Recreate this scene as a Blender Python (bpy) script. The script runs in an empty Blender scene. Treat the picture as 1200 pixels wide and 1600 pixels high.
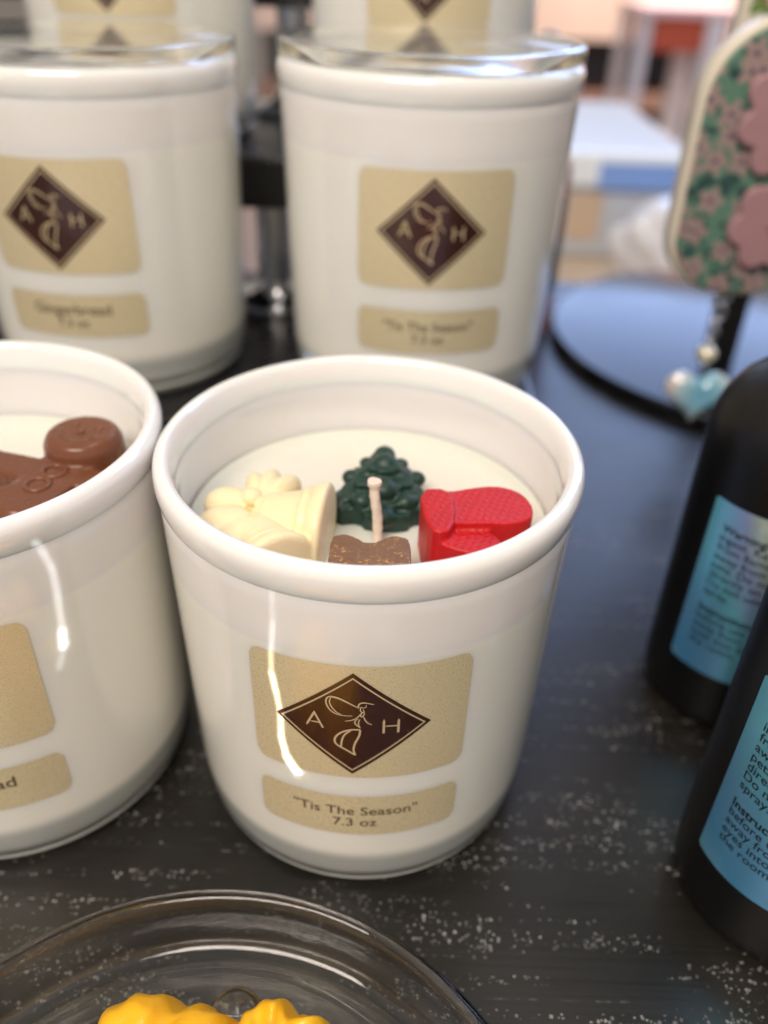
import bpy, bmesh, math, random
from mathutils import Vector, Matrix, Quaternion, noise
random.seed(7)
S = bpy.context.scene
COL = S.collection
PI = math.pi
# ------------------------------------------------------------ camera
PITCH, ROLL, CAMH, FPX = 0.6021, 0.0340, 0.1791, 1309.4
cd = bpy.data.cameras.new('camera'); cam = bpy.data.objects.new('camera', cd); COL.objects.link(cam)
fw = Vector((0, math.cos(PITCH), -math.sin(PITCH))); r0 = Vector((1, 0, 0)); u0 = r0.cross(fw)
cr, sr = math.cos(ROLL), math.sin(ROLL)
rr = r0*cr + u0*sr; uu = -r0*sr + u0*cr
M = Matrix(((rr.x, uu.x, -fw.x, 0), (rr.y, uu.y, -fw.y, 0), (rr.z, uu.z, -fw.z, CAMH), (0, 0, 0, 1)))
cam.matrix_world = M
cd.sensor_fit = 'VERTICAL'; cd.sensor_height = 36; cd.sensor_width = 27; cd.lens = 36*FPX/1600
cd.clip_start = .01; cd.clip_end = 60
cd.dof.use_dof = True; cd.dof.focus_distance = .150; cd.dof.aperture_fstop = 7.6
S.camera = cam
# ------------------------------------------------------------ light
W = bpy.data.worlds.new('World'); S.world = W; W.use_nodes = True
bg = W.node_tree.nodes['Background']; bg.inputs[0].default_value = (1, .90, .79, 1); bg.inputs[1].default_value = .42
def area(name, loc, tgt, sx, sy, power, colr):
    l = bpy.data.lights.new(name, 'AREA'); l.shape = 'RECTANGLE'; l.size = sx; l.size_y = sy; l.energy = power; l.color = colr
    o = bpy.data.objects.new(name, l); COL.objects.link(o); o.location = loc
    o.rotation_euler = (Vector(tgt)-Vector(loc)).to_track_quat('-Z', 'Y').to_euler(); return o
area('window_light', (1.25, 2.3, 1.25), (.1, .4, 0), 2.9, 1.7, 55, (.36, .54, 1))
area('ceiling_light_front', (-.35, -.75, 1.25), (0, .18, .05), .8, .5, 21, (1, .87, .75))
area('ceiling_light_top', (.25, .35, 1.9), (0, .3, 0), .9, .35, 4, (1, .93, .86))
area('ceiling_light_back', (1.6, 3.2, 1.7), (1.5, 4.6, -.2), 1.4, .8, 150, (1, .84, .72))
def glint(cx, cy, pts, segs, dist, turn=0):  # added out-of-frame lamps draw the bright streaks; no real fixtures
    """narrow collimated lamps, added to imitate the wavy line of light the clear dish throws on the glass"""
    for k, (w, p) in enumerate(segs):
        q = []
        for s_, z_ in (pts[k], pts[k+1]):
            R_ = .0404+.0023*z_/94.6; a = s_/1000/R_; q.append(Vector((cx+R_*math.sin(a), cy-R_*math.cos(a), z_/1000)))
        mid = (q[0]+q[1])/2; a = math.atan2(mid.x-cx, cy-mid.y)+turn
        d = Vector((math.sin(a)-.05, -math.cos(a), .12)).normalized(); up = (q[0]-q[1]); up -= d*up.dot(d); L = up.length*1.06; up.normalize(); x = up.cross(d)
        l = bpy.data.lights.new('added_glint_lamp', 'AREA'); l.shape = 'RECTANGLE'; l.size = w; l.size_y = L; l.energy = p*w*L*7e1; l.color = (1, .96, .90); l.spread = math.radians(1)
        o = bpy.data.objects.new('added_glint_lamp', l); COL.objects.link(o); loc = mid+d*dist
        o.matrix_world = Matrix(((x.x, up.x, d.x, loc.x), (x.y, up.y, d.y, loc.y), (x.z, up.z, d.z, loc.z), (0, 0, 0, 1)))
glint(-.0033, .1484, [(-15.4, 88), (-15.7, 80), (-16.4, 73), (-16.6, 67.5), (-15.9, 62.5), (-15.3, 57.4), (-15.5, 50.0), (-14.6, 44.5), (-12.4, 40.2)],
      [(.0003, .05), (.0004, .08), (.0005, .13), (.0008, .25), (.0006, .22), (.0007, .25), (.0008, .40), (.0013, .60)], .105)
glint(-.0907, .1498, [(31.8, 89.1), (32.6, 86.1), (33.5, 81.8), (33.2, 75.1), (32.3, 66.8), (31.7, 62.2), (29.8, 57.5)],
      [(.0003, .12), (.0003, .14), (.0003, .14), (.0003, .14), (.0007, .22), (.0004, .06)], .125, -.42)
S.view_settings.view_transform = 'Standard'; S.view_settings.look = 'None'
S.view_settings.exposure = .12; S.view_settings.gamma = 1
# ------------------------------------------------------------ material helpers
def mat(name, base=(.5, .5, .5), rough=.5, **k):
    m = bpy.data.materials.new(name); m.use_nodes = True
    b = m.node_tree.nodes['Principled BSDF']
    b.inputs['Base Color'].default_value = (*base, 1); b.inputs['Roughness'].default_value = rough
    for n, v in k.items():
        n = n.replace('_', ' ')
        b.inputs[n].default_value = v
    return m
class N:
    def __init__(s, m): s.t = m.node_tree; s.b = s.t.nodes['Principled BSDF']
    def new(s, ty, **k):
        n = s.t.nodes.new(ty)
        for a, v in k.items():
            if a.startswith('i_'): n.inputs[a[2:].replace('_', ' ')].default_value = v
            elif a.startswith('x'): n.inputs[int(a[1:])].default_value = v
            else: setattr(n, a, v)
        return n
    def l(s, a, b): s.t.links.new(a, b)
    def coord(s, scale=(1, 1, 1), rot=(0, 0, 0), out='Object', loc=(0, 0, 0)):
        c = s.new('ShaderNodeTexCoord'); mp = s.new('ShaderNodeMapping')
        mp.inputs['Scale'].default_value = scale; mp.inputs['Rotation'].default_value = rot; mp.inputs['Location'].default_value = loc
        s.l(c.outputs[out], mp.inputs[0]); return mp.outputs[0]
    def noise(s, v, scale, detail=3, rough=.5, dist=0):
        n = s.new('ShaderNodeTexNoise', i_Scale=scale, i_Detail=detail, i_Roughness=rough, i_Distortion=dist); s.l(v, n.inputs['Vector']); return n.outputs['Fac']
    def ramp(s, f, stops, interp='LINEAR'):
        n = s.new('ShaderNodeValToRGB'); n.color_ramp.interpolation = interp
        e = n.color_ramp.elements
        while len(e) < len(stops): e.new(.5)
        for i, (p, c) in enumerate(stops):
            e[i].position = p; e[i].color = (c, c, c, 1) if isinstance(c, (int, float)) else (*c, 1)
        s.l(f, n.inputs[0]); return n.outputs[0]
    def math(s, op, a, b=None, clamp=False):
        n = s.new('ShaderNodeMath', operation=op, use_clamp=clamp)
        for i, v in enumerate((a, b)):
            if v is None: continue
            if isinstance(v, (int, float)): n.inputs[i].default_value = v
            else: s.l(v, n.inputs[i])
        return n.outputs[0]
    def mix(s, f, a, b):
        n = s.new('ShaderNodeMix', data_type='RGBA')
        if isinstance(f, (int, float)): n.inputs[0].default_value = f
        else: s.l(f, n.inputs[0])
        for i, v in ((6, a), (7, b)):
            if isinstance(v, tuple): n.inputs[i].default_value = (*v, 1)
            else: s.l(v, n.inputs[i])
        return n.outputs[2]
    def bump(s, h, strength, dist):
        n = s.new('ShaderNodeBump'); n.inputs['Strength'].default_value = strength; n.inputs['Distance'].default_value = dist
        s.l(h, n.inputs['Height']); s.l(n.outputs[0], s.b.inputs['Normal'])
    def sep(s, v):
        n = s.new('ShaderNodeSeparateXYZ'); s.l(v, n.inputs[0]); return n.outputs
def varied(m, base, amt, scale, bump=0, bdist=.0003, rvar=0, bscale=None):
    n = N(m); v = n.coord(); f = n.noise(v, scale, 4)
    c = n.mix(f, tuple(x*(1-amt) for x in base), tuple(min(1, x*(1+amt)) for x in base)); n.l(c, n.b.inputs['Base Color'])
    if rvar:
        r = n.b.inputs['Roughness'].default_value; n.l(n.ramp(n.noise(v, scale*2.3, 4), [(.3, max(0, r-rvar)), (.7, r+rvar)]), n.b.inputs['Roughness'])
    if bump: n.bump(n.noise(v, bscale or scale*5, 4), bump, bdist)
    return m

# ---- table
def mk_table():
    m = mat('distressed_black_paint', (.02, .019, .017), .34, IOR=1.5)
    n = N(m); v = n.coord(rot=(0, 0, -.14)); vs = n.coord((1, 1.0, 1), (0, 0, -.14))
    grain = n.noise(n.coord((14, 900, 50), (0, 0, -.10)), 1, 4, .6)
    vor = n.new('ShaderNodeTexVoronoi', feature='F1', i_Scale=1300.0, i_Randomness=1.0); n.l(n.coord((1, 1.0, 1), (0, 0, -.14)), vor.inputs['Vector'])
    dn = n.noise(v, 3200, 2)
    d = n.math('ADD', vor.outputs['Distance'], n.math('MULTIPLY', n.math('SUBTRACT', dn, .5), .75))
    size = n.math('POWER', n.sep(vor.outputs['Color'])[0], 2.2)
    thr = n.math('MULTIPLY', n.math('SUBTRACT', size, .08), .66)
    speck = n.math('LESS_THAN', d, thr)
    clus = n.noise(n.coord((22, 60, 20), (0, 0, -.14), loc=(1.3, .4, 0)), 1, 3, .55)
    band = n.noise(n.coord((9, 330, 20), (0, 0, -.14), loc=(0, .7, 0)), 1, 3, .6)
    cm = n.ramp(n.math('ADD', clus, n.math('MULTIPLY', n.math('SUBTRACT', band, .5), 1.15)), [(.49, 0), (.58, 1)])
    rnd = n.sep(vor.outputs['Color'])[1]
    mask = n.math('MULTIPLY', speck, n.math('GREATER_THAN', n.math('ADD', cm, n.math('MULTIPLY', rnd, .55)), .90))
    line = n.ramp(n.noise(n.coord((12, 700, 20), (0, 0, -.10), loc=(3, 1, 0)), 1, 3, .6), [(.66, 0), (.70, 1)])
    line = n.math('MULTIPLY', line, n.ramp(n.noise(v, 300, 3), [(.5, 0), (.62, 1)]))
    mask = n.math('MULTIPLY', n.math('MAXIMUM', mask, n.math('MULTIPLY', line, .8)), n.ramp(n.noise(v, 130, 3), [(.36, .15), (.6, 1)]))
    dark = n.mix(grain, (.005, .005, .0045), (.011, .0105, .0095))
    blot = n.noise(v, 18, 4)
    dark = n.mix(n.ramp(blot, [(.35, 0), (.7, .6)]), dark, (.026, .022, .017))
    spc = n.mix(n.noise(v, 900, 2), (.10, .10, .095), (.40, .40, .385))
    n.l(n.mix(mask, dark, spc), n.b.inputs['Base Color'])
    rg = n.ramp(n.math('ADD', n.math('MULTIPLY', grain, .5), n.math('MULTIPLY', blot, .5)), [(.3, .27), (.7, .42)])
    n.l(n.math('ADD', rg, n.math('MULTIPLY', mask, .3)), n.b.inputs['Roughness'])
    n.bump(n.math('ADD', n.math('MULTIPLY', grain, .4), n.math('MULTIPLY', mask, -.35)), .35, .0003)
    return m
M_TABLE = mk_table()
# ---- white candle glass: the wax fill shows warmer through the wall
def mk_body():
    m = mat('white_coated_glass', (.8, .78, .74), .10, IOR=1.5, Coat_Weight=.6, Coat_Roughness=.03)
    m.node_tree.nodes['Principled BSDF'].inputs['Subsurface Weight'].default_value = .6
    m.node_tree.nodes['Principled BSDF'].inputs['Subsurface Scale'].default_value = .009
    m.node_tree.nodes['Principled BSDF'].inputs['Subsurface Radius'].default_value = (1, .8, .55)
    n = N(m); v = n.coord(); z = n.sep(v)[2]
    w = n.math('ADD', z, n.math('MULTIPLY', n.math('SUBTRACT', n.noise(v, 60, 2), .5), .0016))
    f = n.ramp(w, [(0, 0), (1, 1)]); 
    mr = n.new('ShaderNodeMapRange'); n.l(w, mr.inputs[0]); mr.inputs[1].default_value = .0738; mr.inputs[2].default_value = .0752
    c = n.mix(mr.outputs[0], (.88, .86, .79), (.80, .78, .775)); n.l(c, n.b.inputs['Base Color'])
    n.l(n.ramp(n.noise(v, 90, 5, .65), [(.35, .02), (.75, .16)]), n.b.inputs['Coat Roughness'])
    mb = n.new('ShaderNodeMapRange', interpolation_type='SMOOTHSTEP'); n.l(z, mb.inputs[0]); mb.inputs[1].default_value = .0118; mb.inputs[2].default_value = .0162; mb.inputs[3].default_value = .5; mb.inputs[4].default_value = 0
    n.l(mb.outputs[0], n.b.inputs['Transmission Weight'])
    mc = n.new('ShaderNodeMapRange', interpolation_type='SMOOTHSTEP'); n.l(z, mc.inputs[0]); mc.inputs[1].default_value = .0125; mc.inputs[2].default_value = .0155
    n.l(n.mix(mc.outputs[0], (.83, .87, .84), c), n.b.inputs['Base Color'])
    n.bump(n.noise(n.coord((1, 1, .35)), 45, 2), .25, .0006)
    return m
M_BODY = mk_body()
M_RIM = mat('white_glass_rim', (.86, .87, .87), .07, IOR=1.5, Coat_Weight=.8, Coat_Roughness=.02)
M_RIM.node_tree.nodes['Principled BSDF'].inputs['Subsurface Weight'].default_value = .4
M_RIM.node_tree.nodes['Principled BSDF'].inputs['Subsurface Scale'].default_value = .005
_n = N(M_RIM); _n.bump(_n.noise(_n.coord(), 900, 3), .06, .0002)
M_BASEG = mat('frosted_glass_base', (.83, .87, .84), .10, IOR=1.45, Transmission_Weight=.50, Coat_Weight=.5)
_n = N(M_BASEG); _n.bump(_n.noise(_n.coord((1, 1, 5)), 40, 2), .2, .0004)
M_WAX = mat('candle_wax', (.74, .73, .66), .38)
M_WAX.node_tree.nodes['Principled BSDF'].inputs['Subsurface Weight'].default_value = .4
M_WAX.node_tree.nodes['Principled BSDF'].inputs['Subsurface Scale'].default_value = .006
_n = N(M_WAX); _n.bump(_n.noise(_n.coord(), 120, 3), .35, .0008)
def mk_gold():
    m = mat('gold_label_paper', (.6, .5, .32), .42, Metallic=.3)
    n = N(m); v = n.coord(); f = n.noise(v, 2600, 2, .7); g = n.noise(v, 60, 3)
    c = n.mix(n.ramp(f, [(.35, 0), (.75, 1)]), (.72, .63, .41), (.82, .73, .50))
    c = n.mix(n.ramp(g, [(.3, 0), (.8, .3)]), c, (.68, .57, .38))
    n.l(c, n.b.inputs['Base Color'])
    n.l(n.ramp(n.noise(v, 3200, 1), [(.3, .5), (.75, .2)]), n.b.inputs['Roughness'])
    n.bump(f, .22, .00012); return m
M_GOLD = mk_gold()
M_PLUM = varied(mat('dark_brown_print', (.045, .016, .014), .22, Coat_Weight=.5), (.042, .014, .012), .25, 80)
M_LINE = mat('gold_print_line', (.62, .50, .31), .4, Metallic=.2)
M_INK = mat('dark_brown_ink', (.10, .065, .045), .5)
M_CLEAR = mat('clear_glass', (1, 1, 1), .02, IOR=1.5, Transmission_Weight=1.0)
_n = N(M_CLEAR); _n.bump(_n.noise(_n.coord(), 30, 2), .08, .0006)
M_LIDG = mat('clear_lid_glass', (.97, .98, .97), .035, IOR=1.16, Transmission_Weight=1.0, Coat_Weight=.8, Coat_IOR=1.5, Coat_Roughness=.06)
def wax(name, base, rough=.4, sub=.15, amt=.12, bump=.25, scale=160, bscale=None, bd=.0003):
    m = mat(name, base, rough); b = m.node_tree.nodes['Principled BSDF']
    b.inputs['Subsurface Weight'].default_value = sub; b.inputs['Subsurface Scale'].default_value = .004
    return varied(m, base, amt, scale, bump, bd, .06, bscale)
M_CREAM = wax('cream_wax', (.88, .76, .48), .38, .4, .06, .3, 250)
M_GREEN = wax('dark_green_wax', (.006, .036, .025), .42, .05, .35, .4, 220)
M_BROWN = wax('brown_wax', (.20, .095, .042), .42, .1, .3, .4, 200)
M_CHOC = wax('chocolate_brown_wax', (.17, .062, .030), .27, .15, .12, .15, 120, 60)
M_YEL = wax('yellow_wax', (.95, .48, .010), .40, .25, .16, .6, 120, 260, .0006)
def mk_red():
    m = mat('red_wax', (.50, .008, .012), .50); n = N(m)
    n.b.inputs['Subsurface Weight'].default_value = .15; n.b.inputs['Subsurface Scale'].default_value = .003
    v = n.coord(rot=(0, 0, .35))
    f = n.noise(v, 200, 3); n.l(n.mix(f, (.43, .003, .006), (.60, .010, .014)), n.b.inputs['Base Color'])
    x, y, z = n.sep(v)
    a = n.math('SINE', n.math('ADD', n.math('MULTIPLY', x, 4300), n.math('MULTIPLY', n.noise(v, 260, 2), 5))); b = n.math('SINE', n.math('ADD', n.math('MULTIPLY', y, 3900), n.math('MULTIPLY', n.math('SINE', n.math('MULTIPLY', x, 2600)), 1.2)))
    h = n.math('MULTIPLY', n.math('ADD', a, 1), n.math('ADD', b, 1))
    geo = n.new('ShaderNodeNewGeometry'); nz = n.sep(geo.outputs['Normal'])[2]
    h = n.math('MULTIPLY', h, n.ramp(nz, [(.4, 0), (.8, 1)]))
    n.bump(n.math('ADD', n.math('MULTIPLY', h, .22), n.math('MULTIPLY', f, 1.6)), .42, .0004); return m
M_RED = mk_red()
def mk_dust():
    m = mat('brown_wax_with_orange_dust', (.2, .1, .045), .4); n = N(m); v = n.coord()
    base = n.mix(n.noise(v, 180, 4), (.13, .060, .028), (.24, .125, .060))
    d = n.math('MULTIPLY', n.ramp(n.noise(v, 1300, 3, .7), [(.55, 0), (.63, 1)]), n.ramp(n.noise(v, 240, 3), [(.45, 0), (.62, 1)]))
    n.l(n.mix(d, base, (.62, .30, .07)), n.b.inputs['Base Color']); n.bump(n.noise(v, 700, 4), .3, .0004); return m
M_DUST = mk_dust()
M_WICK = varied(mat('waxed_cotton', (.80, .66, .52), .6), (.82, .70, .58), .15, 900, .6, .0003)
M_BLACK = varied(mat('satin_black_lacquer', (.012, .012, .013), .28), (.012, .012, .013), .3, 40, .05, .0003, .06)
M_CHROME = mat('brushed_steel', (.62, .63, .66), .16, Metallic=1.0)
M_DISC = mat('polished_black_metal', (.006, .007, .010), .10, IOR=1.5)
_n = N(M_DISC); _n.l(_n.ramp(_n.noise(_n.coord(), 25, 4), [(.3, .12), (.7, .20)]), _n.b.inputs['Roughness'])
M_BOTTLE = varied(mat('soft_touch_black_plastic', (.003, .003, .0035), .38, IOR=1.38, Coat_Weight=.25, Coat_Roughness=.3), (.003, .003, .0035), .3, 60, .08, .0002, .05, 1500)
M_TXT = mat('black_ink', (.008, .012, .014), .5)
def mk_holo():
    m = mat('holographic_blue_foil', (.05, .3, .5), .26, Metallic=.55); n = N(m); v = n.coord()
    x, y, z = n.sep(v); w = n.noise(v, 35, 2)
    t = n.math('ADD', n.math('ADD', n.math('MULTIPLY', x, 30), n.math('MULTIPLY', z, 8)), n.math('MULTIPLY', w, .35))
    t = n.math('FRACT', n.math('ADD', t, .1))
    c = n.ramp(t, [(0, (.14, .38, .66)), (.18, (.16, .54, .70)), (.34, (.32, .42, .76)), (.44, (.50, .66, .62)), (.50, (.66, .66, .52)), (.57, (.62, .50, .64)), (.66, (.24, .54, .72)), (.84, (.10, .36, .66)), (1, (.14, .38, .66))])  # rainbow diffraction sheen painted into the foil's base colour
    n.l(c, n.b.inputs['Base Color']); n.bump(n.noise(v, 300, 2), .05, .0003); return m
M_HOLO = mk_holo()
# ------------------------------------------------------------ object helpers
def obj(name, verts, faces, m, parent=None, smooth=True, loc=(0, 0, 0), angle=None):
    me = bpy.data.meshes.new(name); me.from_pydata([tuple(v) for v in verts], [], faces); me.validate(); me.update()
    bm = bmesh.new(); bm.from_mesh(me); bmesh.ops.recalc_face_normals(bm, faces=bm.faces); bm.to_mesh(me); bm.free()
    if smooth:
        me.shade_smooth()
        if angle: me.set_sharp_from_angle(angle=math.radians(angle))
    o = bpy.data.objects.new(name, me); COL.objects.link(o); me.materials.append(m); o.location = loc
    if parent: o.parent = parent
    return o
def tag(o, label=None, cat=None, group=None, kind=None):
    for k, v in (('label', label), ('category', cat), ('group', group), ('kind', kind)):
        if v: o[k] = v
    return o
def thing(name, loc, label, cat, group=None, rz=0):
    o = bpy.data.objects.new(name, None); COL.objects.link(o); o.location = loc; o.rotation_euler = (0, 0, rz); o.empty_display_size = .02
    return tag(o, label, cat, group)
def lathe(prof, seg=96, cap=True):
    V, F = [], []; ring = []
    for r, z in prof:
        if r < 1e-7: ring.append([len(V)]); V.append((0, 0, z))
        else:
            ring.append(list(range(len(V), len(V)+seg)))
            V += [(r*math.cos(2*PI*i/seg), r*math.sin(2*PI*i/seg), z) for i in range(seg)]
    for a, b in zip(ring, ring[1:]):
        for i in range(seg):
            j = (i+1) % seg
            if len(a) == 1 and len(b) == 1: continue
            if len(a) == 1: F.append((a[0], b[j], b[i]))
            elif len(b) == 1: F.append((a[i], a[j], b[0]))
            else: F.append((a[i], a[j], b[j], b[i]))
    return V, F
def loop_lathe(prof, seg=96): return lathe(prof+[prof[0]], seg) if False else _loop(prof, seg)
def _loop(prof, seg):
    V, F = [], []; n = len(prof)
    for r, z in prof: V += [(r*math.cos(2*PI*i/seg), r*math.sin(2*PI*i/seg), z) for i in range(seg)]
    for k in range(n):
        k2 = (k+1) % n
        for i in range(seg):
            j = (i+1) % seg; F.append((k*seg+i, k*seg+j, k2*seg+j, k2*seg+i))
    return V, F
def merge(parts):
    V, F = [], []
    for v, f in parts:
        o = len(V); V += list(v); F += [tuple(i+o for i in q) for q in f]
    return V, F
def box(x0, x1, y0, y1, z0, z1):
    V = [(x, y, z) for x in (x0, x1) for y in (y0, y1) for z in (z0, z1)]
    return V, [(0, 1, 3, 2), (4, 6, 7, 5), (0, 4, 5, 1), (2, 3, 7, 6), (0, 2, 6, 4), (1, 5, 7, 3)]
def bevel(o, w, seg=2):
    md = o.modifiers.new('bevel', 'BEVEL'); md.width = w; md.segments = seg; md.limit_method = 'ANGLE'; md.angle_limit = .6; return o
def cyl(p0, p1, r0_, r1_=None, seg=24, rings=1):
    r1_ = r0_ if r1_ is None else r1_
    a, b = Vector(p0), Vector(p1); d = (b-a); q = d.to_track_quat('Z', 'Y')
    V, F = lathe([(0, 0), (r0_, 0), (r1_, d.length), (0, d.length)], seg)
    return [tuple(q @ Vector(v) + a) for v in V], F
def ell(c, rad, rot=None, seg=24, rings=14):
    V, F = lathe([(math.sin(PI*i/rings) if 0 < i < rings else 0, -math.cos(PI*i/rings)) for i in range(rings+1)], seg)
    q = rot or Quaternion()
    return [tuple(q @ Vector((v[0]*rad[0], v[1]*rad[1], v[2]*rad[2])) + Vector(c)) for v in V], F
def torus(c, R, r, rot=None, seg=40, ms=12, sq=1):
    q = rot or Quaternion(); V, F = [], []
    for i in range(seg):
        for j in range(ms):
            a, b = 2*PI*i/seg, 2*PI*j/ms
            p = Vector(((R+r*math.cos(b))*math.cos(a)*sq, (R+r*math.cos(b))*math.sin(a), r*math.sin(b)))
            V.append(tuple(q @ p + Vector(c)))
            i2, j2 = (i+1) % seg, (j+1) % ms
            F.append((i*ms+j, i2*ms+j, i2*ms+j2, i*ms+j2))
    return V, F
def prism(poly, z0, z1, smooth_n=0):
    P = [Vector(p) for p in poly]
    for _ in range(smooth_n):
        Q = []
        for i in range(len(P)):
            a, b = P[i], P[(i+1) % len(P)]; Q += [a*.75+b*.25, a*.25+b*.75]
        P = Q
    n = len(P); V = [(p.x, p.y, z0) for p in P]+[(p.x, p.y, z1) for p in P]
    F = [tuple(range(n-1, -1, -1)), tuple(range(n, 2*n))]+[(i, (i+1) % n, n+(i+1) % n, n+i) for i in range(n)]
    return V, F
def blob(name, parts, voxel, smooth, m, parent, loc=(0, 0, 0)):
    V, F = merge(parts); o = obj(name, V, F, m, parent, True, loc)
    # triangulate ngons well before remeshing
    bm = bmesh.new(); bm.from_mesh(o.data); bmesh.ops.triangulate(bm, faces=[f for f in bm.faces if len(f.verts) > 4]); bm.to_mesh(o.data); bm.free()
    r = o.modifiers.new('merge', 'REMESH'); r.mode = 'VOXEL'; r.voxel_size = voxel; r.use_smooth_shade = True
    if smooth:
        s = o.modifiers.new('smooth', 'SMOOTH'); s.factor = .5; s.iterations = smooth
    return o
# ------------------------------------------------------------ the candle glass
H = .0946; RB, RT = .0404, .04295
def wallr(z): return RB+(RT-RB)*z/H
def cone_pt(s, z, off, az=0, Rf=None):
    R = (Rf or wallr)(z); a = s/R+az
    return ((R+off)*math.sin(a), -(R+off)*math.cos(a), z)
def patch(fn_lo, fn_hi, s0, s1, n, off, az=0, rows=6, Rf=None):
    V, F = [], []
    for i in range(n+1):
        s = s0+(s1-s0)*i/n; lo, hi = fn_lo(s), fn_hi(s)
        for j in range(rows+1): V.append(cone_pt(s, lo+(hi-lo)*j/rows, off, az, Rf))
    for i in range(n):
        for j in range(rows):
            a = i*(rows+1)+j; F.append((a, a+rows+1, a+rows+2, a+1))
    return V, F
def rrect(w, z0, z1, r, off, az, n=44, Rf=None, s0=None):
    c = 0 if s0 is None else s0
    def inset(s):
        d = abs(s-c)-(w/2-r)
        return 0 if d <= 0 else r-math.sqrt(max(0, r*r-d*d))
    return patch(lambda s: z0+inset(s), lambda s: z1-inset(s), c-w/2, c+w/2, n, off, az, 8, Rf)
def ribbon(pts, w, off, az, closed=False, sub=.0006, taper=False, Rf=None):
    P = [Vector(p) for p in pts]
    if closed: P.append(P[0])
    Q = [P[0]]
    for a, b in zip(P, P[1:]):
        k = max(1, int((b-a).length/sub))
        Q += [a+(b-a)*(i+1)/k for i in range(k)]
    V, F = [], []; n = len(Q)
    for i, p in enumerate(Q):
        if closed and i in (0, n-1): d1, d2 = (Q[1]-Q[0]).normalized(), (Q[-1]-Q[-2]).normalized()
        else: d1 = (Q[min(i+1, n-1)]-Q[max(i, 1)-0 if i < n-1 else i-1]).normalized() if i < n-1 else (Q[-1]-Q[-2]).normalized(); d2 = (Q[i]-Q[i-1]).normalized() if i > 0 else d1
        t = (d1+d2); t = t.normalized() if t.length > .1 else d1
        nn = Vector((-t.y, t.x)); c = max(.45, t.dot(d1)); h = w/2/c
        if taper:
            u = i/(n-1); h *= max(.28, math.sin(PI*min(1, max(0, .12+u*.80))))**.6
        V += [cone_pt(*(p+nn*h), off, az, Rf), cone_pt(*(p-nn*h), off, az, Rf)]
        if i: F.append((2*i-2, 2*i-1, 2*i+1, 2*i))
    return V, F
def smooth_line(P, n=2):
    P = [Vector(p) for p in P]
    for _ in range(n):
        Q = [P[0]]
        for a, b in zip(P, P[1:]): Q += [a*.75+b*.25, a*.25+b*.75]
        Q.append(P[-1]); P = Q
    return P
_tc = {}
def text_mesh(txt, bold=0.0):
    k = (txt, bold)
    if k in _tc: return _tc[k]
    c = bpy.data.curves.new('t', 'FONT'); c.body = txt; c.size = 1; c.offset = bold; c.resolution_u = 3
    o = bpy.data.objects.new('t', c); COL.objects.link(o); dg = bpy.context.evaluated_depsgraph_get(); dg.update()
    me = o.evaluated_get(dg).to_mesh(); V = [tuple(v.co) for v in me.vertices]; F = [tuple(p.vertices) for p in me.polygons]
    bpy.data.objects.remove(o); bpy.data.curves.remove(c); _tc[k] = (V, F); return V, F
def text_on(txt, width, cs, z, off, az, Rf=None, left=False, height=None, bold=.0):
    V, F = text_mesh(txt, bold); x0 = min(v[0] for v in V); x1 = max(v[0] for v in V)
    sc = width/(x1-x0) if width else height
    sy = sc if height is None else height
    return [cone_pt(cs+(v[0]-x0)*sc-(0 if left else (x1-x0)*sc/2), z+v[1]*sy, off, az, Rf) for v in V], F
def sc(P): return [(a/1000, b/1000) for a, b in P]
SH = (1.2/1000, 0)   # artwork was measured about the diamond's own centre
ART = [(sc(smooth_line(p)), w/1000, t) for p, w, t in [
 ([(-.09, 62.49), (-1.57, 63.55), (-3.53, 64.86), (-5.0, 65.2), (-5.75, 64.91), (-6.16, 64.01), (-6.03, 62.62), (-5.29, 61.19), (-4.17, 60.4), (-2.67, 60.17), (-1.26, 60.32)], .30, 1),
 ([(-5.2, 64.9), (-5.54, 63.72), (-5.2, 62.44), (-4.29, 61.0), (-3.3, 60.5)], .26, 1),
 ([(-5.25, 65.0), (-3.77, 64.82), (-2.06, 63.8), (-.3, 62.65)], .34, 1),
 ([(-.04, 62.5), (-.24, 63.06), (.09, 63.81), (.75, 64.01), (1.6, 63.85), (2.71, 63.52)], .30, 1),
 ([(.30, 62.9), (.62, 62.62), (.95, 62.6), (1.25, 62.9), (1.24, 63.41)], .18, 1),
 ([(.3, 62.8), (.16, 61.85), (.54, 61.24), (.95, 61.5), (.7, 62.2)], .24, 1),
 ([(.95, 61.5), (.22, 60.95), (.33, 60.0), (.85, 60.5), (1.0, 61.29)], .26, 1),
 ([(.27, 60.97), (-.27, 59.91), (-1.3, 59.08), (-2.6, 58.76)], .26, 1),
 ([(.8, 60.2), (1.13, 59.14), (1.64, 58.39), (2.39, 57.94)], .26, 1),
 ([(-.16, 59.6), (-.82, 58.94), (-.78, 58.19), (-.25, 57.58), (.25, 57.0)], .26, 1),
 ([(.15, 59.5), (-.14, 58.6), (-.1, 57.9), (.25, 57.0)], .24, 1),
 ([(.21, 56.5), (-.92, 56.55), (-2.3, 56.18), (-3.69, 55.19), (-4.5, 53.89), (-4.61, 52.58), (-4.05, 51.62), (-2.55, 50.65), (-.69, 49.12)], .40, 0),
 ([(-.6, 49.0), (-1.05, 50.53), (-.77, 52.53), (.12, 54.81), (.24, 56.47)], .38, 0),
 ([(-1.54, 56.2), (-2.65, 55.08), (-3.2, 53.53), (-3.35, 51.4)], .36, 0)]]
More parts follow.
